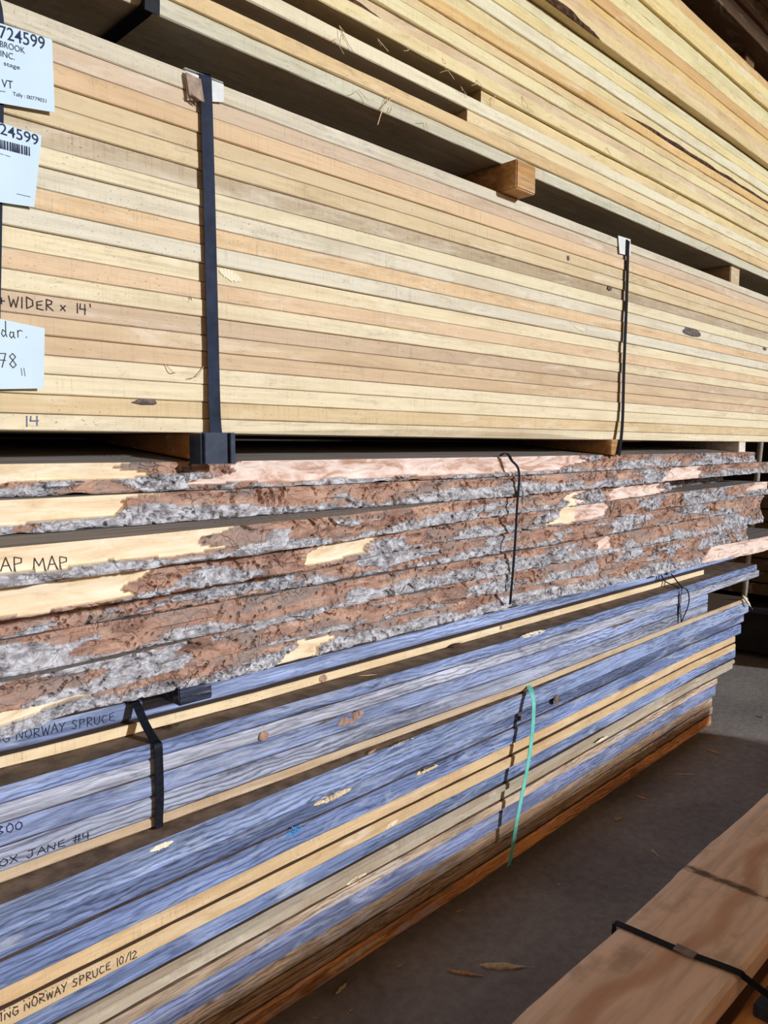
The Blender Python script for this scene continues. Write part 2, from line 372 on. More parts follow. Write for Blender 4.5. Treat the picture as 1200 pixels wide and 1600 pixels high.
def writing(name, text, a, b, h, mat, parent, pen=0.0016, off=0.0012, seed=1):
    """pen strokes from world point a to b (on a plane facing -Y), letters h metres tall"""
    a, b = Vector(a), Vector(b); adv = [0.42 if c in " I1'./" else (0.85 if c in 'MW' else 0.75) for c in text]; tot = sum(adv) - .12
    ux = (b - a) / tot; uz = Vector((0, 0, h)); bm = bmesh.new(); cur = 0; rnd = random.Random(seed)
    for c, ad in zip(text, adv):
        jy = rnd.uniform(-.05, .05); js = rnd.uniform(.9, 1.05)
        for st in G[c]:
            pts = []
            for i in range(len(st)):      # soften corners a little
                pts.append(st[i])
            W = [a + ux * (cur + p[0]) + uz * (p[1] * js + jy) + Vector((0, -off, 0)) for p in pts]
            for p, q in [(P0.lerp(P1, f / 3), P0.lerp(P1, (f + 1) / 3)) for P0, P1 in zip(W, W[1:]) for f in range(3)]:
                d = (q - p); L = d.length
                if L < 1e-6: continue
                d /= L; s = Vector((-d.z, 0, d.x)) * pen / 2; p2 = p - d * pen * .3; q2 = q + d * pen * .3
                vs = [bm.verts.new(v) for v in (p2 - s, q2 - s, q2 + s, p2 + s)]
                r = bm.faces.new(vs)
        cur += ad
    hug(bm, parent)
    ext = bmesh.ops.extrude_face_region(bm, geom=bm.faces[:])
    for v in [g for g in ext['geom'] if isinstance(g, bmesh.types.BMVert)]: v.co.y += 0.0003
    return finish(name, bm, mat, parent, loc=a)

def printed(name, text, a, b, h, mat, parent, off=0.0008, bold=0.0):
    """printed text in the sans font, stretched between world points a and b, h metres tall"""
    cu = bpy.data.curves.new(name, 'FONT'); cu.body = text; cu.offset = bold
    tmp = bpy.data.objects.new('tmp', cu); C.objects.link(tmp); bpy.context.view_layer.update()
    me = bpy.data.meshes.new_from_object(tmp.evaluated_get(bpy.context.evaluated_depsgraph_get()))
    bpy.data.objects.remove(tmp); bm = bmesh.new(); bm.from_mesh(me); bpy.data.meshes.remove(me)
    xs = [v.co.x for v in bm.verts]; x0, x1 = min(xs), max(xs); ys = [v.co.y for v in bm.verts]; y1 = 0.73 if max(ys) > .3 else max(ys)
    a, b = Vector(a), Vector(b)
    for v in bm.verts:
        t = (v.co.x - x0) / (x1 - x0); p = a + (b - a) * t; p.z += v.co.y / y1 * h; p.y -= off; v.co = p
    hug(bm, parent, .0005)
    me = bpy.data.meshes.new(name); bm.to_mesh(me); bm.free(); me.materials.append(mat)
    o = bpy.data.objects.new(name, me); C.objects.link(o); o.parent = parent
    me.transform(Matrix.Translation(-Vector(parent.location)))
    return o

def blob(name, c, rx, ry, rz, mat, parent=None, seed=0, amp=0.35, tilt=0.0, sub=3):
    bm = bmesh.new(); bmesh.ops.create_icosphere(bm, subdivisions=sub, radius=1)
    for v in bm.verts:
        d = v.co.copy(); k = 1 + amp * noise.noise(d * 1.6 + Vector((seed * 3.1, 0, 0))) + amp * .5 * noise.noise(d * 4 + Vector((0, seed, 0)))
        p = Vector((d.x * rx * k, d.y * ry * k, d.z * rz * k))
        ca, sa = math.cos(tilt), math.sin(tilt); p = Vector((p.x * ca - p.z * sa, p.y, p.x * sa + p.z * ca)); v.co = p + Vector(c)
    return finish(name, bm, mat, parent, loc=c)

def splinter(name, a, b, w, mat, parent=None, seed=0, thick=None):
    """a torn sliver of wood from a to b"""
    a, b = Vector(a), Vector(b); bm = bmesh.new(); n = 8; rings = []; rnd = random.Random(seed); t = thick or w * .4
    d = (b - a).normalized(); up = Vector((0, 0, 1)); s = d.cross(up); s = s.normalized() if s.length > .05 else Vector((1, 0, 0)); u = s.cross(d)
    for i in range(n + 1):
        f = i / n; k = (math.sin(math.pi * min(1, f * 1.15 + .08)) ** .5 if 0 < f < 1 else .12) * rnd.uniform(.7, 1.1)
        c = a + (b - a) * f + s * rnd.uniform(-.1, .1) * w
        rings.append([bm.verts.new(c + s * w / 2 * k * p + u * t / 2 * k * q) for p, q in ((-1, -.6), (.9, -1), (1, .7), (-.6, 1))])
    for r0, r1 in zip(rings, rings[1:]):
        for k in range(4): bm.faces.new((r0[k], r0[(k + 1) % 4], r1[(k + 1) % 4], r1[k]))
    bm.faces.new(rings[0]); bm.faces.new(rings[-1])
    return finish(name, bm, mat, parent, loc=a)

def torn_patch(name, parent, c, L, hgt, mat, slope=0.0, seed=0, off=0.0016):
    """ragged flake of torn fresh wood lying on a front face (plane facing -Y)"""
    bm = bmesh.new(); rnd = random.Random(seed); n = 22; top = []; bot = []; c = Vector(c)
    for i in range(n + 1):
        f = i / n; x = (f - .5) * L; e = math.sin(math.pi * f) ** .6
        top.append(bm.verts.new((c.x + x, c.y - off, c.z + x * slope + hgt / 2 * e * rnd.uniform(.65, 1.1))))
        bot.append(bm.verts.new((c.x + x, c.y - off, c.z + x * slope - hgt / 2 * e * rnd.uniform(.65, 1.1))))
    for i in range(n): bm.faces.new((top[i], bot[i], bot[i + 1], top[i + 1]))
    hug(bm, parent)
    ext = bmesh.ops.extrude_face_region(bm, geom=bm.faces[:])
    for v in [g for g in ext['geom'] if isinstance(g, bmesh.types.BMVert)]: v.co.y -= rnd.uniform(.0003, .0012)
    return finish(name, bm, mat, parent, loc=c)

# ------------------------------------------------------------------ setting
FLOOR_Z = 0.0
tag(finish('floor', box_bm(-4, 9, -9, 5.2, -0.1, FLOOR_Z), M_FLOOR), kind='structure')
tag(finish('wall_back', box_bm(-4, 9, 5.0, 5.2, 0, 5.0), M_WALL), kind='structure')
tag(finish('wall_right', box_bm(8.8, 9, -9, 5.0, 0, 5.0), M_WALL), kind='structure')
tag(finish('ceiling', box_bm(-4, 9, -3.0, 5.2, 5.0, 5.1), M_WALL), kind='structure')
tag(finish('wall_front', box_bm(-4, 9, -3.0, -2.8, 3.97, 5.0), M_WALL), kind='structure')   # unseen header over the opening behind the viewer, set to shade the highest pack

# ------------------------------------------------------------------ pale strapped pack
PACK = 'boards of the pale strapped pack'
YP = 1.20
yl = [129, 158.5, 187, 217, 245, 272.5, 303, 329, 358.5, 387, 415, 444, 471, 498, 526, 551, 577, 602, 629, 655, 677]
yr = [380, 393.5, 409, 425.5, 441, 456.5, 472, 489, 505, 521, 537, 553, 569, 584, 599, 615, 630, 644, 660, 675, 688]
pale_cols = [((214, 204, 182), 'greyish white'), ((208, 182, 154), 'pinkish tan'), ((226, 190, 146), 'orange tan'), ((214, 190, 148), 'mottled tan'),
 ((218, 194, 150), 'pale tan'), ((184, 164, 134), 'grey-brown'), ((234, 220, 182), 'cream'), ((224, 214, 190), 'chalky white'),
 ((230, 194, 148), 'orange'), ((226, 218, 196), 'whitish'), ((236, 220, 180), 'cream'), ((228, 194, 154), 'peach'), ((236, 220, 182), 'cream'),
 ((202, 174, 144), 'dull brown-grey'), ((214, 184, 146), 'tan'), ((212, 180, 142), 'light brown'), ((238, 222, 186), 'cream'),
 ((238, 222, 184), 'cream'), ((218, 190, 142), 'yellow tan'), ((234, 218, 182), 'cream, bark-edged')]
PX0, PX1 = -0.40, 3.90
rows = []
for a, b in zip(yl, yr):
    p, q = onY(340, a, YP), onY(985, b, YP); rows.append((p.x, p.z, q.x, q.z))
PALE = []
for i in range(20):
    t, u = rows[i], rows[i + 1]
    z1 = pw([(t[0], t[1]), (t[2], t[3])]); z0 = pw([(u[0], u[1]), (u[2], u[3])])
    yo = YP + [0, .001, -.002, .001, .0, .003, -.001, .001, .0, -.001, .004, .001, -.001, .002, .001, .002, -.001, 0, .002, .001][i]
    wn = (lambda x: 0.014 * max(0, min(1, (x - .75) / .5)) * max(0, min(1, (2.1 - x) / .3))) if i == 19 else None
    c, cn = pale_cols[i]
    o = board('sawn_board', PX0 + random.uniform(-.01, .01), PX1, const(yo), 0.30, z0, z1, M_PALE, pale(c), i + 1, wane=wn)
    tag(o, f'{cn} sawn board edge in the pale black-strapped pack, {ordl(i)} of twenty' if i else 'greyish white sawn board edge topmost in the pale black-strapped pack', 'board', PACK)
    PALE.append(o)
ztop_p = rows[0][3]; zbot_p = rows[20][1]
# boards further in on its lowest and top layer
for k, (lab) in enumerate(['second row', 'third row']):
    o = board('sawn_board', PX0, PX1, const(1.505 + .305 * k), 0.30, const(rows[20][1]), const(rows[19][1]), M_PALE, rgb(205, 180, 140), 60 + k)
    tag(o, f'shadowed sawn board of the pale pack seen underneath, {lab} inward', 'board', PACK)
# knots, stains and marks on single boards
def on_board(o, px, py, off=0.0): return onY(px, py, YP)
kn = blob('knot', onY(1081, 519, YP), .075, .0022, .0155, M_KNOT, PALE[8], 3, .25)
for px, py, L, h, s, j in ((362, 430, .05, .02, -.2, 10), (1090, 684, .18, .012, 0, 19), (905, 513, .06, .012, -.1, 9)):
    torn_patch('torn_grain', PALE[j], onY(px, py, YP), L, h, M_PATCH, s, j)
blob('knot', onY(228, 628, YP), .020, .0018, .005, M_KNOT, PALE[18], 5, .3)
for px, py, rx, j in ((95, 250, .02, 6), (888, 403, .006, 4), (1195, 545, .02, 11), (1193, 572, .02, 13), (953, 450, .012, 6)):
    blob('stain', onY(px, py, YP), rx, .0014, .006, M_KNOT, PALE[j], j, .6)
def hair(parent, a, b, mat=M_SPLINT, w=.0012, nm='wood_fibre', bow=.006):
    a, b = Vector(a), Vector(b); m = (a + b) / 2 + Vector((0, -bow, -bow))
    return ribbon(nm, [a, m, b], w, w * .7, mat, (0, 0, 1) if abs(b.x - a.x) > abs(b.z - a.z) else (1, 0, 0), parent, 5)
hair(PALE[16], onY(292, 592, YP - .003), onY(318, 573, YP - .003), M_CHIP)
hair(PALE[16], onY(258, 569, YP - .003), onY(275, 582, YP - .003), M_CHIP)
# handwriting on the pale boards
writing('handwriting', '+WIDER x 14\'', onY(-2, 478, YP), onY(145, 492, YP), .0165, M_PEN, PALE[13], .0018)
writing('handwriting', '14', onY(37, 666, YP), onY(64, 665, YP), .015, M_PENBLUE, PALE[19], .002)
writing('handwriting', '"', onY(294, 472, YP), onY(302, 472, YP), .008, M_PEN, PALE[12], .0012)

# ------------------------------------------------------------------ upper pack
UP = 'boards of the upper yellow pack'
ub = [289, 270, 252, 234, 215, 196, 177, 158.5, 139, 124, 106.5, 83, 61, 40.5, 20]
YU = 1.20
zb = [onY(860, y, YU).z for y in ub]
print('upper z', [round(z, 3) for z in zb], 'pale top', ztop_p, 'bottom', zbot_p)
up_cols = [((208, 204, 180), 'chalky grey-green'), ((226, 194, 142), 'orange tan'), ((234, 212, 164), 'cream tan'), ((238, 228, 196), 'whitish'),
 ((232, 208, 152), 'yellow tan'), ((238, 218, 164), 'warm cream'), ((222, 196, 156), 'speckled pinkish'), ((238, 222, 170), 'cream'),
 ((226, 200, 148), 'light tan'), ((230, 188, 120), 'orange'), ((234, 214, 160), 'speckled cream'), ((236, 228, 194), 'whitish'),
 ((238, 218, 156), 'yellow cream'), ((222, 214, 172), 'pale greenish'), ((232, 204, 148), 'bark-edged tan'), ((226, 194, 146), 'pinkish tan'),
 ((234, 198, 128), 'orange yellow'), ((218, 172, 108), 'brown-streaked orange'), ((240, 224, 164), 'cream'), ((226, 212, 158), 'pale green-yellow'),
 ((238, 210, 140), 'yellow'), ((240, 220, 156), 'cream yellow'), ((226, 184, 120), 'orange tan')]
while len(zb) < 24:
    zb.append(zb[-1] + .0372)
zshift = {}
UPB = []
proud = {0: 0.0, 1: -.004, 2: .0, 3: -.002, 4: .003, 5: -.006, 6: .004, 7: 0, 8: .002, 9: -.003, 10: .004, 11: 0.0, 12: .001, 13: .003,
         14: -.022, 15: -.012, 16: .0, 17: -.002, 18: .0, 19: .003, 20: -.006, 21: -.002, 22: .002}
xs730, xs753 = onY(730, 183, YU).x, onY(753, 158, YU).x
for i in range(23):
    x0 = -0.75
    if i == 2: x0 = xs730
    if i == 4: x0 = xs753
    c, cn = up_cols[i]
    bow = (lambda x, i=i: 0)
    o = board('sawn_board', x0, 3.95 + random.uniform(-.02, .02), const(YU + proud[i]), 0.30, const(zb[i] + (.0015 if i in (15, 16) else 0)), const(zb[i + 1] - (.002 if i in (14, 13, 19) else 0)), M_PALE, pale(c, .15), 30 + i,
              wob=.0022)
    k = ORD[i] if i else 'lowest'
    tag(o, f'{cn} sawn board edge in the upper pack, {k + " from its bottom" if i else "lowest of the pack"}', 'board', UP)
    UPB.append(o)
# more of the two lowest layers, seen from beneath, and closing rows behind
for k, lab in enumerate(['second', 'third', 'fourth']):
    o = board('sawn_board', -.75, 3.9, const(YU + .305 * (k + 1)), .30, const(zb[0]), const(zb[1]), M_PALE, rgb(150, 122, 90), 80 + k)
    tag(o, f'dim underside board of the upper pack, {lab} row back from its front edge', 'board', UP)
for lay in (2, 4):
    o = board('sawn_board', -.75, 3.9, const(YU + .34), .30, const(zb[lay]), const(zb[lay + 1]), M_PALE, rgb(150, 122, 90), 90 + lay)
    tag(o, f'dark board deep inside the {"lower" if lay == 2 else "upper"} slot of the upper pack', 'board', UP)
# bark left on two of its boards
def bark_strip(parent, x0, x1, y, z0, z1, mat, seed, out=.006, z1f=None):
    bm = bmesh.new(); nx = int((x1 - x0) / .006); nz = 7; g = []
    for i in range(nx + 1):
        f = i / nx; x = lerp(x0, x1, f); e = min(1, min(f, 1 - f) * 7) ** .7
        zt = lerp(z0, z1, e * (0.75 + .35 * noise.noise(Vector((x * 9, seed, 0))))); col = []
        for j in range(nz + 1):
            v = j / nz; z = lerp(z0, zt, v)
            d = out * math.sin(math.pi * min(1, v * .8 + .2)) * e * (1 + 1.1 * noise.noise(Vector((x * 60, z * 140, seed))))
            col.append(bm.verts.new((x, y - max(.0006, d), z)))
        g.append(col)
    for i in range(nx):
        for j in range(nz): bm.faces.new((g[i][j], g[i + 1][j], g[i + 1][j + 1], g[i][j + 1]))
    ext = bmesh.ops.extrude_face_region(bm, geom=bm.faces[:])
    for v in [q for q in ext['geom'] if isinstance(q, bmesh.types.BMVert)]: v.co.y = y + .001
    return finish('bark', bm, mat, parent, loc=(x0, y, z0))
bark_strip(UPB[14], 1.00, 2.05, YU - .022, zb[14] + .001, zb[15] - .004, M_DARKBARK, 4, .006)
bark_strip(UPB[6], .78, 1.2, YU + .003, zb[6] + .002, zb[7] - .012, M_DARKBARK, 8, .006)
bark_strip(UPB[10], 2.2, 3.7, YU + .003, zb[10] + .001, zb[11] - .020, M_DARKBARK, 9, .004)
# hairy torn fibres under the lower boards
rnd = random.Random(5)
for px, py, j in ((530, 40, 3), (536, 52, 3), (525, 60, 3), (605, 150, 1), (612, 165, 1), (560, 140, 1), (700, 110, 5), (690, 90, 5), (640, 75, 5), (720, 135, 5),
                  (745, 125, 5), (775, 150, 5), (590, 60, 5), (665, 190, 1), (815, 150, 5), (1070, 130, 14), (1072, 145, 14), (948, 230, 5), (1056, 300, 3), (1030, 350, 0), (1108, 385, 0)):
    p = onY(px, py, YU - .006)
    for q in range(2):
        hair(UPB[j], p, p + Vector((rnd.uniform(-.03, .03), rnd.uniform(-.006, .0), -rnd.uniform(.008, .03))), M_SPLINT if q else M_CHIP, .0009, bow=rnd.uniform(-.004, .006))
hair(UPB[0], onY(614, 150, YU - .01), onY(590, 195, YU - .02), M_SPLINT, .0016, bow=-.006)

# dim pack higher up at the far right, shade put into its brown
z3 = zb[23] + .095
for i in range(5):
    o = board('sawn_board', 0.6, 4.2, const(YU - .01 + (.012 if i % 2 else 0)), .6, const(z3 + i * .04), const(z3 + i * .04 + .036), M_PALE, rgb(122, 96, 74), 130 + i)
    tag(o, f'shade-browned board in the highest pack at top right, {("lowest" if i == 0 else ORD[i] + " from its bottom")}', 'board', 'dark boards of the highest pack')

# ------------------------------------------------------------------ bearers between packs
def bearer(x0, x1, y0, y1, z0, z1, color, label, seed=0):
    o = finish('wooden_bearer', box_bm(x0, x1, y0, y1, z0, z1, .003), M_BLOCK, None, color, loc=(x0, y0, z0))
    return tag(o, label, 'bearer', 'wooden bearers between the packs')
zt = ztop_p + .001; zu = zb[0] - .0005
bx = onY(808, 250, 1.15).x
def wedge_bearer(x0, x1, y0, z0, z1, color, label):
    bm = box_bm(x0, x1, y0, 1.63, z0, z1, 0)
    for v in bm.verts:
        if v.co.z < z0 + .001: v.co.z = z0 if v.co.y < 1.3 else z0 + .042
    bmesh.ops.bevel(bm, geom=bm.edges[:], offset=.002, segments=2, affect='EDGES')
    return tag(finish('wooden_bearer', bm, M_BLOCK, None, color, loc=(x0, y0, z0)), label, 'bearer', 'wooden bearers between the packs')
def ptop(): return max(rows[0][1], rows[0][3]) + .0005
bearer(bx, bx + .082, 1.150, 2.2, ptop(), zu, rgb(206, 160, 104), 'square wooden bearer end jutting out between upper and pale packs')
bx2 = onY(1145, 420, 1.205).x
bearer(bx2, bx2 + .09, 1.212, 2.2, ptop(), zu, rgb(205, 184, 150), 'small pale bearer end between upper and pale packs at far right')
bearer(-.3, -.21, 1.19, 2.2, ptop(), zu, rgb(190, 150, 100), 'wooden bearer left of the view between upper and pale packs')
bearer(3.30, 3.39, 1.25, 2.2, zb[23] + .0005, z3 - .0005, rgb(150, 118, 84), 'bearer in the dark gap under the highest pack')
bearer(.95, 1.04, 1.25, 2.2, zb[23] + .0005, z3 - .0005, rgb(150, 118, 84), 'bearer above the frame under the highest pack')
MT = CAM_H - .026        # top of the maple stack
mz = rows[20][1] - .0005
mxa = onY(312, 690, 1.172).x
B1 = wedge_bearer(mxa, mxa + .050, 1.172, MT + .0005, mz, rgb(190, 140, 88), 'brown bearer under the pale pack ending in a navy strap guard')
mxb = onY(955, 700, 1.185).x
wedge_bearer(mxb, mxb + .06, 1.185, MT + .0005, mz - .001, rgb(184, 140, 92), 'brown bearer under the pale pack below its right strap')
wedge_bearer(3.25, 3.32, 1.20, MT + .0025, mz - .001, rgb(236, 230, 220), 'white-ended bearer under the far right of the pale pack')

# ------------------------------------------------------------------ straps of the pale pack
def tagst(o, label, grp='straps round the lumber packs'): return tag(o, label, 'strap', grp)
sx = (onY(317, 300, 1.19).x + onY(338, 300, 1.19).x) / 2
pt = max(rows[0][1], rows[0][3])
s1 = ribbon('steel_strap', [(sx - .004, 1.50, pt + .002), (sx - .004, 1.23, pt + .002), (sx - .003, 1.196, pt + .001), (sx - .002, 1.192, pt - .03), (sx, 1.191, CAM_H + .4), (sx + .001, 1.190, CAM_H + .2),
     (sx + .001, 1.186, mz + .01), (sx + .001, 1.166, mz - .02), (sx + .001, 1.166, MT + .004)], .0235, .0012, M_STEEL)
tagst(s1, 'dark blue steel strap down the left part of the pale pack')
# seal at mid-height edges and plastic guard round the bearer end
gd = bmesh.new()
for (x0, x1, y0, y1, z0, z1) in ((mxa - .002, mxa + .062, 1.162, 1.1655, MT - .004, mz + .001), (mxa - .004, mxa - .001, 1.162, 1.20, MT - .004, mz - .001), (mxa + .052, mxa + .062, 1.155, 1.1655, MT - .004, mz + .001), (mxa + .0, mxa + .010, 1.155, 1.1655, MT - .004, mz - .0)):
    bb = box_bm(x0, x1, y0, y1, z0, z1, .0008); me = bpy.data.meshes.new('t'); bb.to_mesh(me); gd.from_mesh(me); bb.free(); bpy.data.meshes.remove(me)
tag(finish('strap_guard', gd, M_PROT, None, loc=(mxa, 1.165, MT)), 'navy plastic guard wrapped round the bearer end under the left strap', 'strap guard')
cd1 = bmesh.new()
def sheet(bm, cs, nx=6, nz=6, curl=0.004, seed=0, thick=.0006):
    """paper sheet through four corners tl,tr,br,bl with a little curl"""
    tl, tr, br, bl = [Vector(c) for c in cs]; g = []
    for j in range(nz + 1):
        r = []
        for i in range(nx + 1):
            u, v = i / nx, j / nz; p = tl.lerp(tr, u).lerp(bl.lerp(br, u), v)
            p.y -= curl * max(0, u - .75) ** 2 * 16 * (0.5 + v * .5) + curl * .3 * abs(noise.noise(Vector((u * 2, v * 2, seed))))
            r.append(bm.verts.new(p))
        g.append(r)
    fs = [bm.faces.new((g[j][i], g[j + 1][i], g[j + 1][i + 1], g[j][i + 1])) for j in range(nz) for i in range(nx)]
    ext = bmesh.ops.extrude_face_region(bm, geom=fs)
    for v in [q for q in ext['geom'] if isinstance(q, bmesh.types.BMVert)]: v.co.y += thick
cr = Vector((0, 0, 0))
sheet(cd1, [onY(289, 110, 1.194), onY(349, 132, 1.194), onY(349, 160, 1.1945), onY(293, 156, 1.1945)], curl=.002)
bb = box_bm(onY(289, 110, 1.194).x, onY(349, 130, 1.194).x, 1.194, 1.235, pt + .0003, pt + .001); me = bpy.data.meshes.new('t'); bb.to_mesh(me); cd1.from_mesh(me); bb.free(); bpy.data.meshes.remove(me)
cdo = tag(finish('card_corner', cd1, M_CARD, None, loc=onY(289, 130, 1.194)), 'white card corner pad under the top of the left strap', 'corner pad')
tb = bmesh.new(); sheet(tb, [onY(290, 112, 1.191), onY(313, 124, 1.190), onY(318, 160, 1.186), onY(296, 148, 1.190)], curl=.003, seed=3)
finish('torn_flap', tb, M_CARDTORN, cdo, loc=onY(290, 112, 1.191))
splinter('torn_roll', onY(297, 146, 1.186), onY(320, 161, 1.183), .006, M_CARDTORN, cdo, 3)

def Yp(px, py, Y): return onY(px, py, Y)
tp = onY(981, 374, 1.193)
s2_ = ribbon('steel_strap', [(tp.x, 1.50, pt + .002), (tp.x, 1.23, pt + .002), (tp.x, 1.194, pt + .0005), Yp(981, 390, 1.192), Yp(979, 470, 1.191), Yp(975, 570, 1.189), Yp(973, 650, 1.187), Yp(970, 690, 1.18), Yp(967, 712, 1.177)], .017, .0012, M_STRAP)
tagst(s2_, 'narrow black strap down the right part of the pale pack')
cw = bmesh.new(); sheet(cw, [onY(966, 368, 1.1955), onY(985, 374, 1.1955), onY(985, 400, 1.1955), onY(968, 396, 1.1955)], curl=.001)
tag(finish('card_corner', cw, M_CARD, None, loc=onY(966, 368, 1.1955)), 'small white card pad under the top of the right strap', 'corner pad')
lx = onY(2, 350, 1.193).x - .009
tagst(ribbon('steel_strap', [(lx, 1.5, pt + .002), (lx, 1.23, pt + .002), (lx, 1.195, pt + .001), onY(-8, 25, 1.196), onY(-8, 170, 1.196), onY(-10, 330, 1.196), onY(-13, 500, 1.196), onY(-15, 668, 1.196)], .0235, .0012, M_STEEL),
      'dark steel strap at the left picture edge behind the paper tags')
# strap of the upper pack, passing under it
ux = onY(228, 5, 1.19).x
tagst(ribbon('plastic_strap', [(ux, 1.8, zb[0] - .004), (ux, 1.30, zb[0] - .005), (ux, 1.195, zb[0] - .005), (ux + .001, 1.180, zb[0] + .008), (ux + .002, 1.172, zb[0] + .05), (ux + .002, 1.172, zb[23])], .026, .0012, M_STRAP),
      'black strap under the upper pack at top left')

# ------------------------------------------------------------------ paper tags
def paper(label, corners, curl=.004, seed=0):
    bm = bmesh.new(); sheet(bm, corners, 10, 10, curl, seed)
    return tag(finish('paper_tag', bm, M_PAPER, None, smooth=False, loc=corners[3]), label, 'paper tag', 'paper tags on the pale pack')
Y1 = 1.191
t1 = paper('upper printed paper tag on the pale pack reading 724599', [onY(-130, -5, Y1), onY(81, 62, Y1), onY(85, 176, Y1), onY(-130, 138, Y1)], .0015, 1)
def pr(par, txt, x0, y0, x1, y1, h, bold=0.0, yy=Y1):
    a, b = onY(x0, y0, yy), onY(x1, y1, yy); a2 = onY(x0, y0 - h, yy)
    return printed('printed_text', txt, a, b, a2.z - a.z, M_INK, par, .0026, bold)
pr(t1, '724599', -1, 59, 70, 78, 21, .003)
pr(t1, 'BROOK', 0, 73, 39, 84, 10)
pr(t1, 'INC.', 1, 88, 23, 94, 10)
pr(t1, 'stage', 6, 102, 31, 109, 7)
pr(t1, ', VT', -4, 135, 20, 139, 13)
pr(t1, 'Tally : 00779021', 20, 149, 72, 161, 6)
pr(t1, '-----', -6, 144, 8, 146, 3)
t2 = paper('lower printed paper tag with a barcode on the pale pack', [onY(-130, 150, Y1), onY(65, 212, Y1), onY(53, 324, Y1), onY(-130, 296, Y1)], .0015, 2)
pr(t2, '24599', 0, 209, 60, 228, 18, .003)
bcm = bmesh.new(); rb = random.Random(3); px = -40.0
while px < 46:
    wpx = rb.choice([1.0, 1.0, 1.6, 2.4]); 
    a = onY(px, 217 + px * .26, Y1 - .0026); b = onY(px + wpx, 217 + (px + wpx) * .26, Y1 - .0026); c = onY(px, 231 + px * .26, Y1 - .0026)
    vs = [bcm.verts.new(v) for v in (a, b, b + Vector((0, 0, c.z - a.z)), c)]; bcm.faces.new(vs); px += wpx + rb.choice([.9, 1.2, 2.0])
hug(bcm, t2, .0005)
finish('barcode', bcm, M_INK, t2, loc=onY(0, 217, Y1))
pr(t2, '------ -----', -4, 241, 16, 247, 2.5)
pr(t2, '------------', 26, 305, 47, 310, 2.5)
t3 = paper('handwritten paper tag with curled corner on the pale pack reading dar 78', [onY(-130, 470, Y1), onY(69, 513, Y1), onY(67, 607, Y1), onY(-130, 610, Y1)], .004, 5)
writing('handwriting', 'dar.', onY(2, 527, Y1), onY(44, 528, Y1), .026 * .75, M_PEN, t3, .0011, .0036, 2)
writing('handwriting', '78', onY(-1, 573, Y1), onY(27, 575, Y1), .021, M_PEN, t3, .0012, .003, 3)
writing('handwriting', '"', onY(33, 598, Y1), onY(44, 597, Y1), .022, M_PENBLUE, t3, .0008, .003, 3)

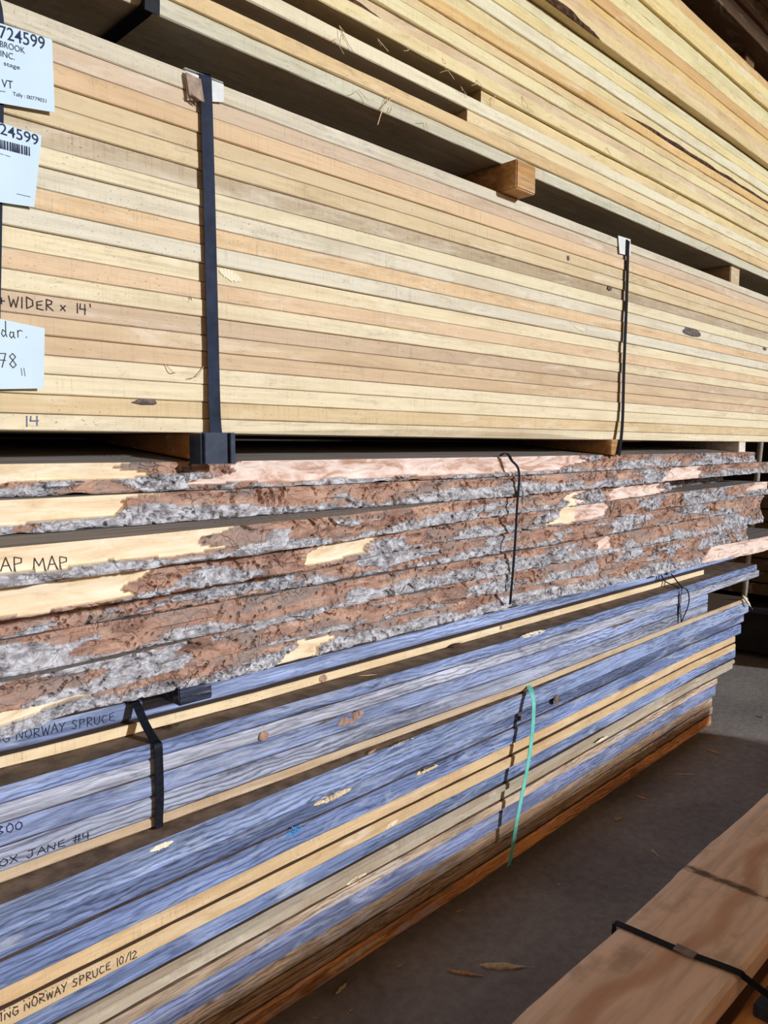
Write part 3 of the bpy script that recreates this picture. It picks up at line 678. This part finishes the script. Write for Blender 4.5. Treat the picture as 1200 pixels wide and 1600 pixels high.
# ------------------------------------------------------------------ maple live-edge stack
def maple(i, x0, x1, yfun, zf0, zf1, bare, label, grey=0.45, bulge=0.0, thick_fun=None, depth=.45, pinks=()):
    """live-edge slab: rough bark front with bare patches = [(x0,x1,v0,v1)]"""
    step = .0042; n = int((x1 - x0) / step); nz = 14; bm = bmesh.new(); g = []; kinds = {}
    for k in range(n + 1):
        x = lerp(x0, x1, k / n); yb = yfun(x) + .014 * noise.noise(Vector((x * 2.1, i * 7.7, 0))) + .005 * noise.noise(Vector((x * 8, i * 3.3, 4)))
        endt = min(1, (x1 - x) / .05)
        z0, z1 = zf0(x), zf1(x); zt_ = z1 + (.042 if i == 1 else 0)
        col = []
        for j in range(nz + 1):
            v = j / nz; z = lerp(z0, z1, v)
            m = 0
            for (a, b, lo, hi) in bare:
                wx = .03 * noise.noise(Vector((x * 3, v * 3, i))) + .05 * noise.noise(Vector((v * 2.2, i, 9)))
                wv = .12 * noise.noise(Vector((x * 9, i, 1)))
                if a + wx < x + (v - .5) * -.10 < b + wx * 2 and lo - wv < v < hi + wv: m = 1
            vv = noise.noise(Vector((x * 4.2, v * 1.6, i * 5.1))) + .5 * noise.noise(Vector((x * 13, v * 3, i * 2.1)))
            gr = 1 if vv + (.55 - v) * .9 * grey * 2 > (.22 if x < 1.5 else .02) else 0
            rough = 0.1 if m else 1.0
            prof = bulge * (1 - v) - .004 * math.sin(math.pi * v)
            p = Vector((x, 0, z))
            q = .02 * noise.noise(Vector((x * 10, z * 12, i + 3)))
            d = .010 * noise.noise(Vector((x * 11 + q * 40, z * 26, i))) + .0042 * noise.noise(Vector((x * 34 + q * 60, z * 62, i * 2))) + .0016 * noise.noise(Vector((x * 120, z * 150, i)))
            cr_ = noise.noise(Vector((x * 17 + q * 150, z * 14, i + 40))); c2_ = noise.noise(Vector((x * 5 + q * 60, z * 34, i + 70)))
            if abs(cr_) < .035: d += .010 * (1 - abs(cr_) / .035)
            if abs(c2_) < .03: d += .007 * (1 - abs(c2_) / .03)
            layer = .006 if (not m) else 0          # bark stands proud of the bare wood
            if gr and not m: layer += .004
            y = yb - prof - layer + d * rough + .008
            r = .003 if j in (0, nz) else 0
            # ragged lower edge
            zz = z + (.004 * noise.noise(Vector((x * 18, i, 7))) * (1 if j == 0 else 0))
            if j == 0: zz = max(zz, z0)
            vt = bm.verts.new((x, y + r, zz)); col.append(vt); kinds[vt] = (float(m), float(gr), 0.0)
        for (yy, z_) in ((yb + depth, zt_), (yb + depth, z0)):
            vt = bm.verts.new((x, yy, z_)); col.append(vt); kinds[vt] = (1.0, 0.0, 0.0)
        g.append(col)
    m_ = nz + 3
    tops_ = set()
    for a, b in zip(g, g[1:]):
        for j in range(m_):
            f_ = bm.faces.new((a[j], b[j], b[(j + 1) % m_], a[(j + 1) % m_]))
            if j == nz: tops_.add(f_)
    bm.faces.new(g[0]); bm.faces.new(g[-1][::-1])
    lay = bm.loops.layers.float_color.new('kind')
    for f in bm.faces:
        for lp in f.loops:
            kx = kinds[lp.vert]; pk = 0.0
            for (a, b) in pinks:
                if a < lp.vert.co.x < b: pk = 1.0
            lp[lay] = (kx[0], kx[1], pk, 0.0 if f in tops_ else 1.0)
    o = finish('live_edge_slab', bm, M_BARK, loc=(x0, 1.2, zf0(x0)))
    return tag(o, label, 'slab', 'live edge slabs of the barky stack')
zz = lambda d: CAM_H - d
def xat(px, Y=1.2): return Y * (1 + (px - 600) / 1200 / 1) / (1 - (px - 600) / 1200)
tops = [.026, .078, .130, .180, .230, .280, .332, .380, .430]
topr = [.022, .066, .113, .152, .208, .268, .330, .392, .452]
topf = [pw([(xat(780), zz(a)), (xat(1170), zz(b))]) for a, b in zip(tops, topr)]
sl = [
 (pw([(.4, 1.24), (.8, 1.20), (1.6, 1.20), (3.6, 1.19)]), 3.40, [(xat(-40), xat(190), .45, 1.1), (xat(345), xat(905), .2, 1.1)], 'topmost barky slab with a long bare whitish edge', .4, 0, [(xat(300), 3)]),
 (pw([(.4, 1.19), (1.0, 1.195), (3.6, 1.19)]), xat(1200), [(-1, xat(190), .30, 1.1), (xat(1040), xat(1094), -.1, 1.1)], 'second barky slab from top with a cream sawn left end', .9, .006, [(2, 4)]),
 (pw([(.4, 1.035), (.9, 1.07), (1.5, 1.19), (2.4, 1.20), (2.7, 1.24), (2.9, 1.32), (3.6, 1.34)]), 3.45, [(-1, xat(335, 1.05), .3, 1.1), (xat(885), xat(905), -.1, 1.1), (xat(955), xat(1048), -.1, 1.1)], 'third barky slab from top, lettered TAP MAP', .6, .004, [(2, 4)]),
 (pw([(.4, 1.06), (.9, 1.10), (1.4, 1.20), (3.6, 1.19)]), xat(1198), [(-1, xat(210, 1.06), .1, .9), (xat(430), xat(540), .2, .9), (xat(870), xat(945), .1, 1.1), (xat(1170), 5, .4, 1.1)], 'fourth barky slab from top with patches of bare yellow wood', .3, 0, [(2, 4)]),
 (pw([(.4, 1.175), (.9, 1.19), (2, 1.195), (3.6, 1.20)]), xat(1195), [], 'fifth barky slab from top, reddish inner bark all along', .0, 0, []),
 (pw([(.4, 1.165), (.9, 1.18), (2, 1.19), (3.6, 1.20)]), xat(1193), [(xat(930), xat(955), .3, .9)], 'sixth barky slab from top, grey cracked bark', .9, .010, [(2, 4)]),
 (pw([(.4, 1.13), (.9, 1.175), (2, 1.18), (2.9, 1.19), (3.6, 1.19)]), xat(1168), [], 'seventh barky slab from top, orange-red inner bark along its left part', .1, 0, [(2, 5)]),
 (pw([(.38, 1.185), (.5, 1.225), (.8, 1.205), (2, 1.20), (2.9, 1.20), (3.6, 1.17)]), xat(1235), [(-1, xat(150), .35, 1.1), (xat(455), xat(515), -.1, .7), (xat(1108), 5, -.1, 1.1)], 'lowest barky slab, reaching farthest right with a bare end', 1.0, .014, [(2, 4)]),
]
MAP = []
for i, (yf, x1, bare, lab, gr, bl, pk) in enumerate(sl):
    MAP.append(maple(i + 1, -.15, x1, yf, (lambda x, i=i: topf[i + 1](x) + .0006), (lambda x, i=i: topf[i](x) - .0006), bare, lab, gr, bl, pinks=pk))
for i, w_ in ((0, 'topmost'),):
    o = board('maple_plank', -.15, 3.3, const(1.68), .5, const(zz(tops[1])), const(zz(tops[0]) + .042), M_SPRUCE, rgb(110, 110, 115), 200)
    tag(o, 'grey dusty plank behind the topmost barky slab', 'plank')
def yslab(i, x): return sl[i][0](x)
px_ = onY(-2, 893, 1.03)
writing('handwriting', 'TAP MAP', onY(-14, 896, 1.030), onY(110, 890, 1.042), .019, M_PEN, MAP[2], .0014, .004)
# black strap of the barky stack
tagst(ribbon('plastic_strap', [onY(770, 722, 1.30), onY(789, 708, 1.19), onY(800, 720, 1.178), onY(811, 738, 1.168), onY(808, 790, 1.168), onY(804, 860, 1.168), onY(799, 920, 1.168), onY(797, 944, 1.178)], .009, .0012, M_STRAP, sub=5),
      'thin black strap hanging down over the barky slabs')
# little stickers seen between barky slab 2 and 4 at right
# ------------------------------------------------------------------ weathered spruce stack
SP = 'boards of the blue-grey weathered stack'
BL = (118, 134, 174); BL2 = (104, 117, 152); BL3 = (134, 148, 186); GR = (160, 164, 180)
YH = pw([(.4, 1.19), (.9, 1.20), (1.8, 1.212), (3.0, 1.245)]); YC = pw([(.4, 1.25), (.9, 1.238), (1.8, 1.222), (3.4, 1.245)])
YB = pw([(.3, 1.33), (.5, 1.315), (.9, 1.298), (3.5, 1.30)]); YA = pw([(.3, 1.35), (.5, 1.33), (.9, 1.315), (3.5, 1.325)])
def zat(y, Y): return onY(400, y, Y).z
hY = 1.20; cY = 1.238
zA1, zA0 = zat(1051, 1.315), zat(1077, 1.315)
zC = [zat(y, cY) for y in (1116, 1138, 1162, 1191, 1221, 1236)]
zB0 = zC[0]; zB1 = zA0
zH = [zat(y, hY) for y in (1255, 1293, 1322, 1356, 1379, 1403, 1434, 1449, 1469, 1489, 1527, 1555, 1582, 1612)]
print('spruce', zA1, zA0, [round(z, 3) for z in zC], [round(z, 3) for z in zH], 'maple bottom', zz(tops[8]))
shiftH = zC[-1] - zH[0]
XE = lambda px, Y: xat(px, Y)
X0 = -.35
def spr(name, x1, yf, z0, z1, col, seed, label, depth=.30, x0=X0, wob=.0022, ch=.0034, mat=None):
    o = board(name, x0, x1, yf, depth, const(z0), const(z1), mat or M_SPRUCE, rgb(*col), seed, ch, wob)
    return tag(o, label, 'board', SP)
A = spr('spruce_board', XE(1157, 1.32), YA, zA0 + .0004, zA1, BL3, 301, 'blue-grey board lettered NORWAY SPRUCE, topmost of the weathered stack, set back', .28)
B = board('spruce_board', X0, XE(1105, 1.30), YB, .30, const(zB0 + .0004), const(zB1), M_SAWN, rgb(242, 220, 182), 302); tag(B, 'thin bright yellow board strip lying across the weathered stack top', 'board', SP)
names = [('topmost full-length', BL), ('second', GR), ('third', BL3), ('fourth', (138, 144, 164)), ]
CB = []
ends = [XE(1190, 1.24), XE(1194, 1.24), XE(1113, 1.24), XE(1113, 1.24)]
tones = ['smooth blue-grey', 'wavy-grained pale grey', 'lettered blue-grey', 'line-grained grey, lettered JANE']
for i in range(4):
    CB.append(spr('spruce_board', ends[i], YC, zC[i + 1] + .0006, zC[i], names[i][1], 310 + i, f'{tones[i]} board, {["first", "second", "third", "fourth"][i]} below the yellow strip in the weathered stack', .34))
    # row behind it
CG = spr('spruce_board', XE(1178, 1.24), YC, zC[5] + .0006, zC[4], (206, 184, 156), 315, 'thin tan-edged board just above the dusty ledge of the weathered stack', .36, mat=M_SAWN)
cols = [((126, 142, 180), 'broad blue board right under the dusty ledge'), ((92, 104, 138), 'dark blue-grey board, second below the dusty ledge'), ((112, 128, 170), 'blue board with a bright blue chalk mark'),
        ((226, 196, 154), 'fresh yellow board, upper of the two yellow ones'), ((218, 188, 146), 'fresh yellow board lettered NORWAY SPRUCE 10/12'), (BL, 'fine-lined blue board just under the yellow pair'),
        ((178, 166, 150), 'thin greyish tan board below the fine-lined blue board'), ((186, 172, 152), 'cream-grey board, second below the fine-lined blue board'), ((172, 150, 128), 'brownish wavy-grained board, third below the fine-lined blue board'),
        ((120, 130, 168), 'violet-blue board at the shadow line of the stack'), ((170, 142, 116), 'board in painted shade-brown, topmost of the foot boards'), ((166, 138, 110), 'board in painted shade-brown, middle of the foot boards'), ((226, 160, 100), 'orange-brown board lowest of the weathered stack')]  # foot boards: the warm shade there is put into their brown tones
endH = [1176, 1171, 1165, 1158, 1156, 1160, 1157, 1157, 1131, 1131, 1127, 1128, 1124]
HB = []
jit = [0, .006, .001, .004, -.003, .006, .0, .008, .002, .006, .01, .008, .002]
for i in range(13):
    z1, z0 = zH[i] + (shiftH if i == 0 else 0), zH[i + 1]
    yf = (lambda x, j=jit[i]: YH(x) + j)
    HB.append(spr('spruce_board', XE(endH[i], 1.25), yf, z0 + .0006, z1 if i else zC[5] - .0004, cols[i][0], 320 + i, cols[i][1] + (' of the weathered stack' if len(cols[i][1].split()) < 12 and 'stack' not in cols[i][1] else ''), .36, mat=M_SAWN if i in (3, 4, 6, 7) else None))
for k, (z0, z1) in enumerate(((zC[5], zC[3]), )):
    pass
# inner boards that close the stack behind
for k, lab in ((0, 'wide plank behind the topmost weathered board'),):
    tag(board('spruce_board', X0, 3.3, const(1.64), .5, const(zC[1]), const(zA0), M_SPRUCE, rgb(*BL2), 340), lab, 'board', SP)
# torn flakes, knots, chalk on the spruce
def fl(o, px, py, L, h, s, seed, Y=None, mat=M_SPLINT):
    Y = Y or YH(onY(px, py, 1.2).x); return torn_patch('torn_grain', o, onY(px, py, Y), L * 1.6, h * 1.35, mat, s, seed)
fl(HB[1], 522, 1246, .07, .012, .0, 1); fl(HB[2], 668, 1203, .05, .008, .0, 2); fl(HB[0], 252, 1322, .03, .008, 0, 3, mat=M_PATCH); fl(HB[0], 628, 1160, .05, .005, 0, 4)
fl(HB[3], 610, 1288, .03, .009, .1, 5, mat=M_PATCH); fl(HB[7], 560, 1375, .04, .009, 0, 6, mat=M_PATCH); fl(HB[8], 940, 1155, .05, .008, 0, 7, mat=M_PATCH)
fl(CB[2], 548, 1122, .05, .02, .1, 8, 1.235, M_KNOTB); fl(CB[0], 830, 990, .08, .008, 0, 9, 1.232, M_PATCH); fl(HB[12], 560, 1490, .12, .010, 0, 10)
blob('knot', onY(583, 1088, 1.236), .010, .0025, .007, M_KNOTB, CB[1], 3, .3); blob('knot', onY(412, 1150, 1.236), .012, .0025, .009, M_KNOTB, CB[1], 6, .3)
blob('knot', onY(505, 1060, 1.298), .012, .0016, .0085, M_KNOTB, B, 4, .2); blob('knot', onY(783, 980, 1.298), .006, .0016, .007, M_KNOTB, B, 5, .2)
blob('knot', onY(357, 1410, 1.20), .010, .0016, .008, M_KNOTB, HB[4], 9, .3)
blob('knot', onY(870, 1093, 1.21), .018, .0016, .012, M_KNOT, HB[0], 12, .4); blob('knot', onY(815, 1122, 1.21), .010, .0016, .008, M_KNOT, HB[1], 13, .4)
ck = bmesh.new(); rc = random.Random(9); cc = onY(460, 1300, 1.2)
for k in range(40):
    a = rc.uniform(0, 6.28); r = rc.uniform(0, 1); p = cc + Vector((math.cos(a) * r * .022, -.0022, math.sin(a) * r * .012)); q = p + Vector((rc.uniform(-.007, .007), 0, rc.uniform(-.006, .006)))
    d = (q - p).normalized(); s = Vector((-d.z, 0, d.x)) * .0013
    ck.faces.new([ck.verts.new(v) for v in (p - s, q - s, q + s, p + s)])
hug(ck, HB[2], .0006)
finish('chalk_mark', ck, M_CRAYON, HB[2], loc=cc)
writing('handwriting', 'ING NORWAY SPRUCE', onY(-8, 1172, 1.311), onY(186, 1130, 1.311), .017, M_DARKPEN, A, .0013, .003, 4)
ya = YH(.45) + jit[4]
writing('handwriting', 'ING NORWAY SPRUCE 10/12', onY(0, 1596, ya), onY(216, 1496, ya), .0145, M_PEN, HB[4], .0016, .003, 6)
writing('handwriting', 'OX JANE #4', onY(0, 1356, 1.245), onY(142, 1309, 1.245), .012, M_DARKPEN, CB[3], .0016, .003, 7)
writing('handwriting', 'BOO', onY(2, 1312, 1.231), onY(42, 1300, 1.231), .014, M_DARKPEN, CB[2], .0016, .003, 8)
writing('handwriting', '218', onY(245, 1232, 1.234), onY(275, 1222, 1.234), .013, M_DARKPEN, CB[2], .001, .003, 9) if False else None
# straps
sxx = XE(235, 1.235)
tagst(ribbon('plastic_strap', [(sxx + .0, 1.55, zA1 + .002), (sxx, 1.33, zA1 + .002), (sxx, 1.312, zA1 + .001), (sxx + .001, 1.28, lerp(zA1, zC[0], .55)), (sxx + .002, 1.248, zC[0] + .003), (sxx + .002, 1.236, zC[0] - .002),
     (sxx + .002, 1.2345, zC[1]), (sxx + .002, 1.2345, zC[3]), (sxx, 1.236, zC[4] - .001), (sxx, 1.236, zC[5] + .001)], .0165, .0012, M_STRAP, sub=4),
      'black strap over the left of the blue-grey weathered stack')
p0 = onY(1066, 935, 1.235)
for k, (dx, lab) in enumerate(((0, 'thin black looped strap at the far right of the weathered stack, outer strand'), (-.03, 'thin black strap strand flush on the far right of the weathered stack'))):
    tagst(ribbon('plastic_strap', [(p0.x + dx, 1.45, zA1 + .003), (p0.x + dx, 1.33, zA1 + .003), (p0.x + dx, 1.29, zA1 - .003 if k == 0 else zB1), (p0.x + dx, 1.243, zC[0] + .006), (p0.x + dx, 1.215 if k == 0 else 1.236, zC[0] - .01),
         (p0.x + dx, 1.21 if k == 0 else 1.234, zC[2]), (p0.x + dx, 1.236, zC[4] + .004)], .009, .0012, M_STRAP, sub=4), lab)
tx = onY(824, 1072, 1.222)
tagst(ribbon('plastic_strap', [(tx.x - .005, 1.232, zC[5] + .014), (tx.x - .002, 1.215, zC[5] + .012), onY(831, 1084, 1.19), onY(834, 1105, 1.175), onY(830, 1160, 1.165), onY(821, 1215, 1.165), onY(809, 1275, 1.17), onY(800, 1330, 1.18), onY(795, 1353, 1.19)], .0165, .0012, M_TEAL, sub=6),
      'pale teal plastic strap hanging on the weathered stack')

# stickers under the barky stack and bearers under the spruce
def st(x0, x1, y0, z0, z1, col, label, mat=M_SPRUCE):
    o = finish('wooden_bearer', box_bm(x0, x1, y0, 2.1, z0, z1, .002), mat, None, rgb(*col), loc=(x0, y0, z0)); return tag(o, label, 'bearer', 'wooden bearers between the packs')
xa = xat(272, 1.238)
st(xa, xa + .070, 1.238, zA1 + .0005, zz(tops[8]), (58, 64, 84), 'dark grey bearer under the barky slabs near the left')
xa = xat(1048, 1.25)
st(xa, xa + .07, 1.25, zA1 + .0005, zz(tops[8]), (120, 136, 168), 'blue-ended bearer under the barky slabs at the right')
zf = zH[-1]
print('foot', zf)
xa = xat(1000, 1.27)
for x, lab in ((xa, 'small brown bearer on the floor under the right of the weathered stack'), (1.35, 'brown bearer on the floor under the middle of the weathered stack'), (.3, 'brown bearer on the floor under the left of the weathered stack')):
    o = bearer(x, x + .05, 1.262, 2.1, FLOOR_Z, zf - .0005, rgb(150, 120, 90), lab)

# debris on the ledges
def chip(label, a, b, w, mat, seed, grp='wood scraps lying on the stacks', name='wood_scrap', thick=None):
    o = splinter(name, a, b, w, mat, None, seed, thick); return tag(o, label, 'wood scrap', grp)
zb_ = zC[0] + .004
chip('dark bark scrap lying in front of the bright strip, near its left', onZ(255, 1139, zb_), onZ(285, 1130, zb_), .012, M_DARKBARK, 1)
chip('small dark bark scrap leaning on the bright strip at mid length', onZ(702, 1011, zb_), onZ(722, 1003, zb_), .016, M_DARKBARK, 2)
chip('grey-brown flake behind the bright strip near mid length', onZ(548, 1033, zB1 + .003), onZ(574, 1026, zB1 + .003), .012, M_CHIP, 3)
chip('thin curled sliver in front of the bright strip', onZ(560, 1056, zb_), onZ(596, 1053, zb_), .004, M_SPLINT, 4)
chip('pale split stick poking out at the right end of the weathered stack', onY(1160, 930, 1.235), onY(1176, 952, 1.22), .012, M_PATCH, 5, thick=.01)
zl = zC[5] + .003
chip('small brown chip on the dusty ledge of the weathered stack', onZ(575, 1178, zl - .002), onZ(590, 1168, zl - .002), .008, M_CHIP, 6)
chip('pale torn splinter lying under the barky stack', onY(775, 953, 1.29) , onY(800, 950, 1.28), .008, M_SPLINT, 7)

# floor scraps
fz = FLOOR_Z + .004
scr = [((750, 1507), (836, 1511), .020, 'long flat brown splinter on the floor near the foreground plank'), ((697, 1515), (768, 1527), .012, 'dull brown splinter left of the long flat one on the floor'),
       ((1104, 1170), (1130, 1180), .018, 'small stick on the floor near the lit patch'), ((1054, 1209), (1096, 1211), .007, 'thin straw-like sliver on the floor below the lit patch'),
       ((993, 1243), (1015, 1249), .014, 'short brown chip on the floor beside the bearer'), ((960, 1281), (975, 1276), .016, 'stubby chip on the floor right of the orange foot board'),
       ((525, 1553), (545, 1532), .010, 'forked sliver on the floor near the picture bottom'), ((705, 1427), (730, 1419), .006, 'thin sliver on the floor beside the foot of the stack'),
       ((620, 1511), (630, 1507), .008, 'tiny yellow chip on the floor'), ((1018, 1327), (1032, 1341), .007, 'slanting sliver on the floor left of the old strap stain'),
       ((488, 1589), (500, 1590), .005, 'tiny pale sliver at the bottom edge of the floor'), ((1195, 1121), (1186, 1118), .012, 'tiny dark crumb on the lit floor')]
for i, (a, b, w_, lab) in enumerate(scr):
    chip(lab, onZ(*a, fz), onZ(*b, fz), w_, M_SPLINT if i % 3 == 0 else M_CHIP, 20 + i, 'wood splinters on the floor', 'wood_splinter')
rf = random.Random(11)
for k in range(26):
    x, y = rf.uniform(.95, 3.0), rf.uniform(.70, 1.15); a = rf.uniform(0, 6.28); L = rf.uniform(.006, .022)
    chip('tiny wood crumb scattered on the dark floor between stack and plank', (x, y, FLOOR_Z + .002), (x + math.cos(a) * L, y + math.sin(a) * L, FLOOR_Z + .002), rf.uniform(.002, .005), M_CHIP, 50 + k, 'wood crumbs on the dark floor', 'wood_crumb')

# ------------------------------------------------------------------ foreground pile, lower right
FT = CAM_H - .92
def fplank(x0, x1, y0, y1, z1, th, col, seed, label, wv=.006):
    n = 70; bm = bmesh.new(); rings = []
    for i in range(n + 1):
        x = lerp(x0, x1, i / n); a = y0 + wv * noise.noise(Vector((x * 2.2, seed, 0))) + .002 * noise.noise(Vector((x * 20, seed, 1))); b = y1 + wv * noise.noise(Vector((x * 2.6, seed, 3))) + .003 * noise.noise(Vector((x * 18, seed, 4)))
        rings.append([bm.verts.new((x, y, z)) for y, z in ((a - .004, z1 - th), (a - .002, z1 - .006), (a + .006, z1), (b - .004, z1), (b, z1 - .004), (b, z1 - th))])
    for r0, r1 in zip(rings, rings[1:]):
        for k in range(6): bm.faces.new((r0[k], r0[(k + 1) % 6], r1[(k + 1) % 6], r1[k]))
    bm.faces.new(rings[0]); bm.faces.new(rings[-1])
    o = finish('dusty_plank', bm, M_SLAB, None, rgb(*col), loc=(0, (y0 + y1) / 2, z1 - th)); return tag(o, label, 'plank', 'planks of the foreground pile')
fplank(.3, 3.4, .460, .676, FT, .034, (238, 212, 196), 1, 'wide dusty pinkish-brown plank in the lower right foreground')
fplank(.3, 3.4, .12, .450, FT - .05, .045, (214, 156, 98), 2, 'orange-brown plank lying lower at the bottom right corner')
fplank(.3, 3.4, .12, .67, FT - .0505 - .0455, .045, (170, 130, 96), 3, 'brown plank beneath the wide dusty foreground plank')
for k, x in enumerate((.62, 1.75, 2.75)):
    bearer(x, x + .04, .47, .67, FT - .0955, FT - .0345, rgb(170, 130, 92), f'thin stick between foreground planks, {["nearest", "middle", "farthest"][k]} one')
for k, x in enumerate((.6, 1.6, 2.7)):
    bearer(x, x + .09, .15, .65, FLOOR_Z, FT - .142, rgb(120, 96, 74), f'foreground pile bearer on the floor, {["nearest", "middle", "farthest"][k]} one')
K = .92 / .85
fs = ribbon('plastic_strap', [(1.215 * K, .684, FT - .045), (1.215 * K, .684, FT - .004), (1.216 * K, .672, FT + .003), (1.222 * K, .52 * K, FT + .0035), (1.235 * K, .43 * K, FT + .004), (1.238 * K, .410 * K, FT - .004), (1.245 * K, .33 * K, FT - .03), (1.25 * K, .14, FT - .046)], .0165, .0014, M_STRAP, sub=5)
tagst(fs, 'black strap with seal across the foreground plank')
finish('strap_seal', box_bm(1.223 * K - .010, 1.223 * K + .0115, .490 * K, .525 * K, FT + .004, FT + .0066, .0008), flat_noise('seal_metal', rgb(110, 104, 104), rgb(140, 132, 130), 50, .5, 0, .2), fs, loc=(1.222 * K, .53, FT + .004))
sg = onZ(1192, 1575, FT - .04)
tag(finish('strap_guard', box_bm(sg.x - .02, sg.x + .05, sg.y - .05, sg.y + .01, FT - .0495, FT - .028, .002), M_PROT, None, loc=(sg.x, sg.y, FT - .05)), 'black plastic guard on the orange plank at the bottom right corner', 'strap guard')

# lumber pile behind the viewer that shades the floor and the stack's foot
for i in range(5):
    fplank(-3.6, 3.86, -1.2, -.62, .10 + .115 * (i + 1) + .0, .10, (150, 120, 90), 10 + i, f'planks of the pile behind the viewer, {("lowest" if i == 0 else ORD[i] + " from its bottom")}', .0)

# ------------------------------------------------------------------ far background at the right
zk = onY(1163, 952, 1.62).z
wp = finish('wrapped_pack', box_bm(4.5, 5.6, 1.0, 3.2, .04, zk, .006), M_WRAP, None, loc=(4.5, 1.0, .04)); tag(wp, 'black wrapped lumber pack standing on the lit floor beyond the stacks', 'lumber pack')
for k, y in enumerate((1.1, 2.0, 3.0)):
    finish('skid', box_bm(4.48, 5.6, y, y + .08, 0, .04, .002), M_BLOCK, wp, rgb(160, 120, 80), loc=(4.5, y, 0))
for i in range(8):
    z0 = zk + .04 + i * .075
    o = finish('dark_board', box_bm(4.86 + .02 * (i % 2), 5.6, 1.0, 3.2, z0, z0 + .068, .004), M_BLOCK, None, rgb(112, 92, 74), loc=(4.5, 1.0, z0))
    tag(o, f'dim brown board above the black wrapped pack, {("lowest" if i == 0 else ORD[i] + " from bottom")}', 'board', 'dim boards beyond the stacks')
for k, y in enumerate((1.2, 2.2)):
    finish('wooden_bearer', box_bm(4.88, 5.5, y, y + .07, zk + .0005, zk + .0395, .002), M_BLOCK, None, rgb(130, 100, 70), loc=(4.5, y, .52))
    tag(bpy.context.scene.collection.objects[-1], f'bearer on the black wrapped pack, {["nearer", "farther"][k]} one', 'bearer')
pa, pb = onY(1187, 705, 1.65), onY(1163, 930, 1.65); dd = (pb - pa) / (pa.z - pb.z); dd.y = 0
p_top, p_bot = pa - dd * 0.15, pb + dd * (pb.z - zk)
print('post', p_bot, zk)
bm = bmesh.new(); rings = []
for f in range(9):
    c = p_top.lerp(p_bot, f / 8); rings.append([bm.verts.new(c + Vector((math.cos(t * .3927) * .016, math.sin(t * .3927) * .016, 0))) for t in range(16)])
for r0, r1 in zip(rings, rings[1:]):
    for k in range(16): bm.faces.new((r0[k], r0[(k + 1) % 16], r1[(k + 1) % 16], r1[k]))
bm.faces.new(rings[0]); bm.faces.new(rings[-1])
po = finish('support_post', bm, M_POST, None, smooth=True, loc=p_bot); tag(po, 'slim beige-grey leaning post behind the right ends of the stacks', 'post')
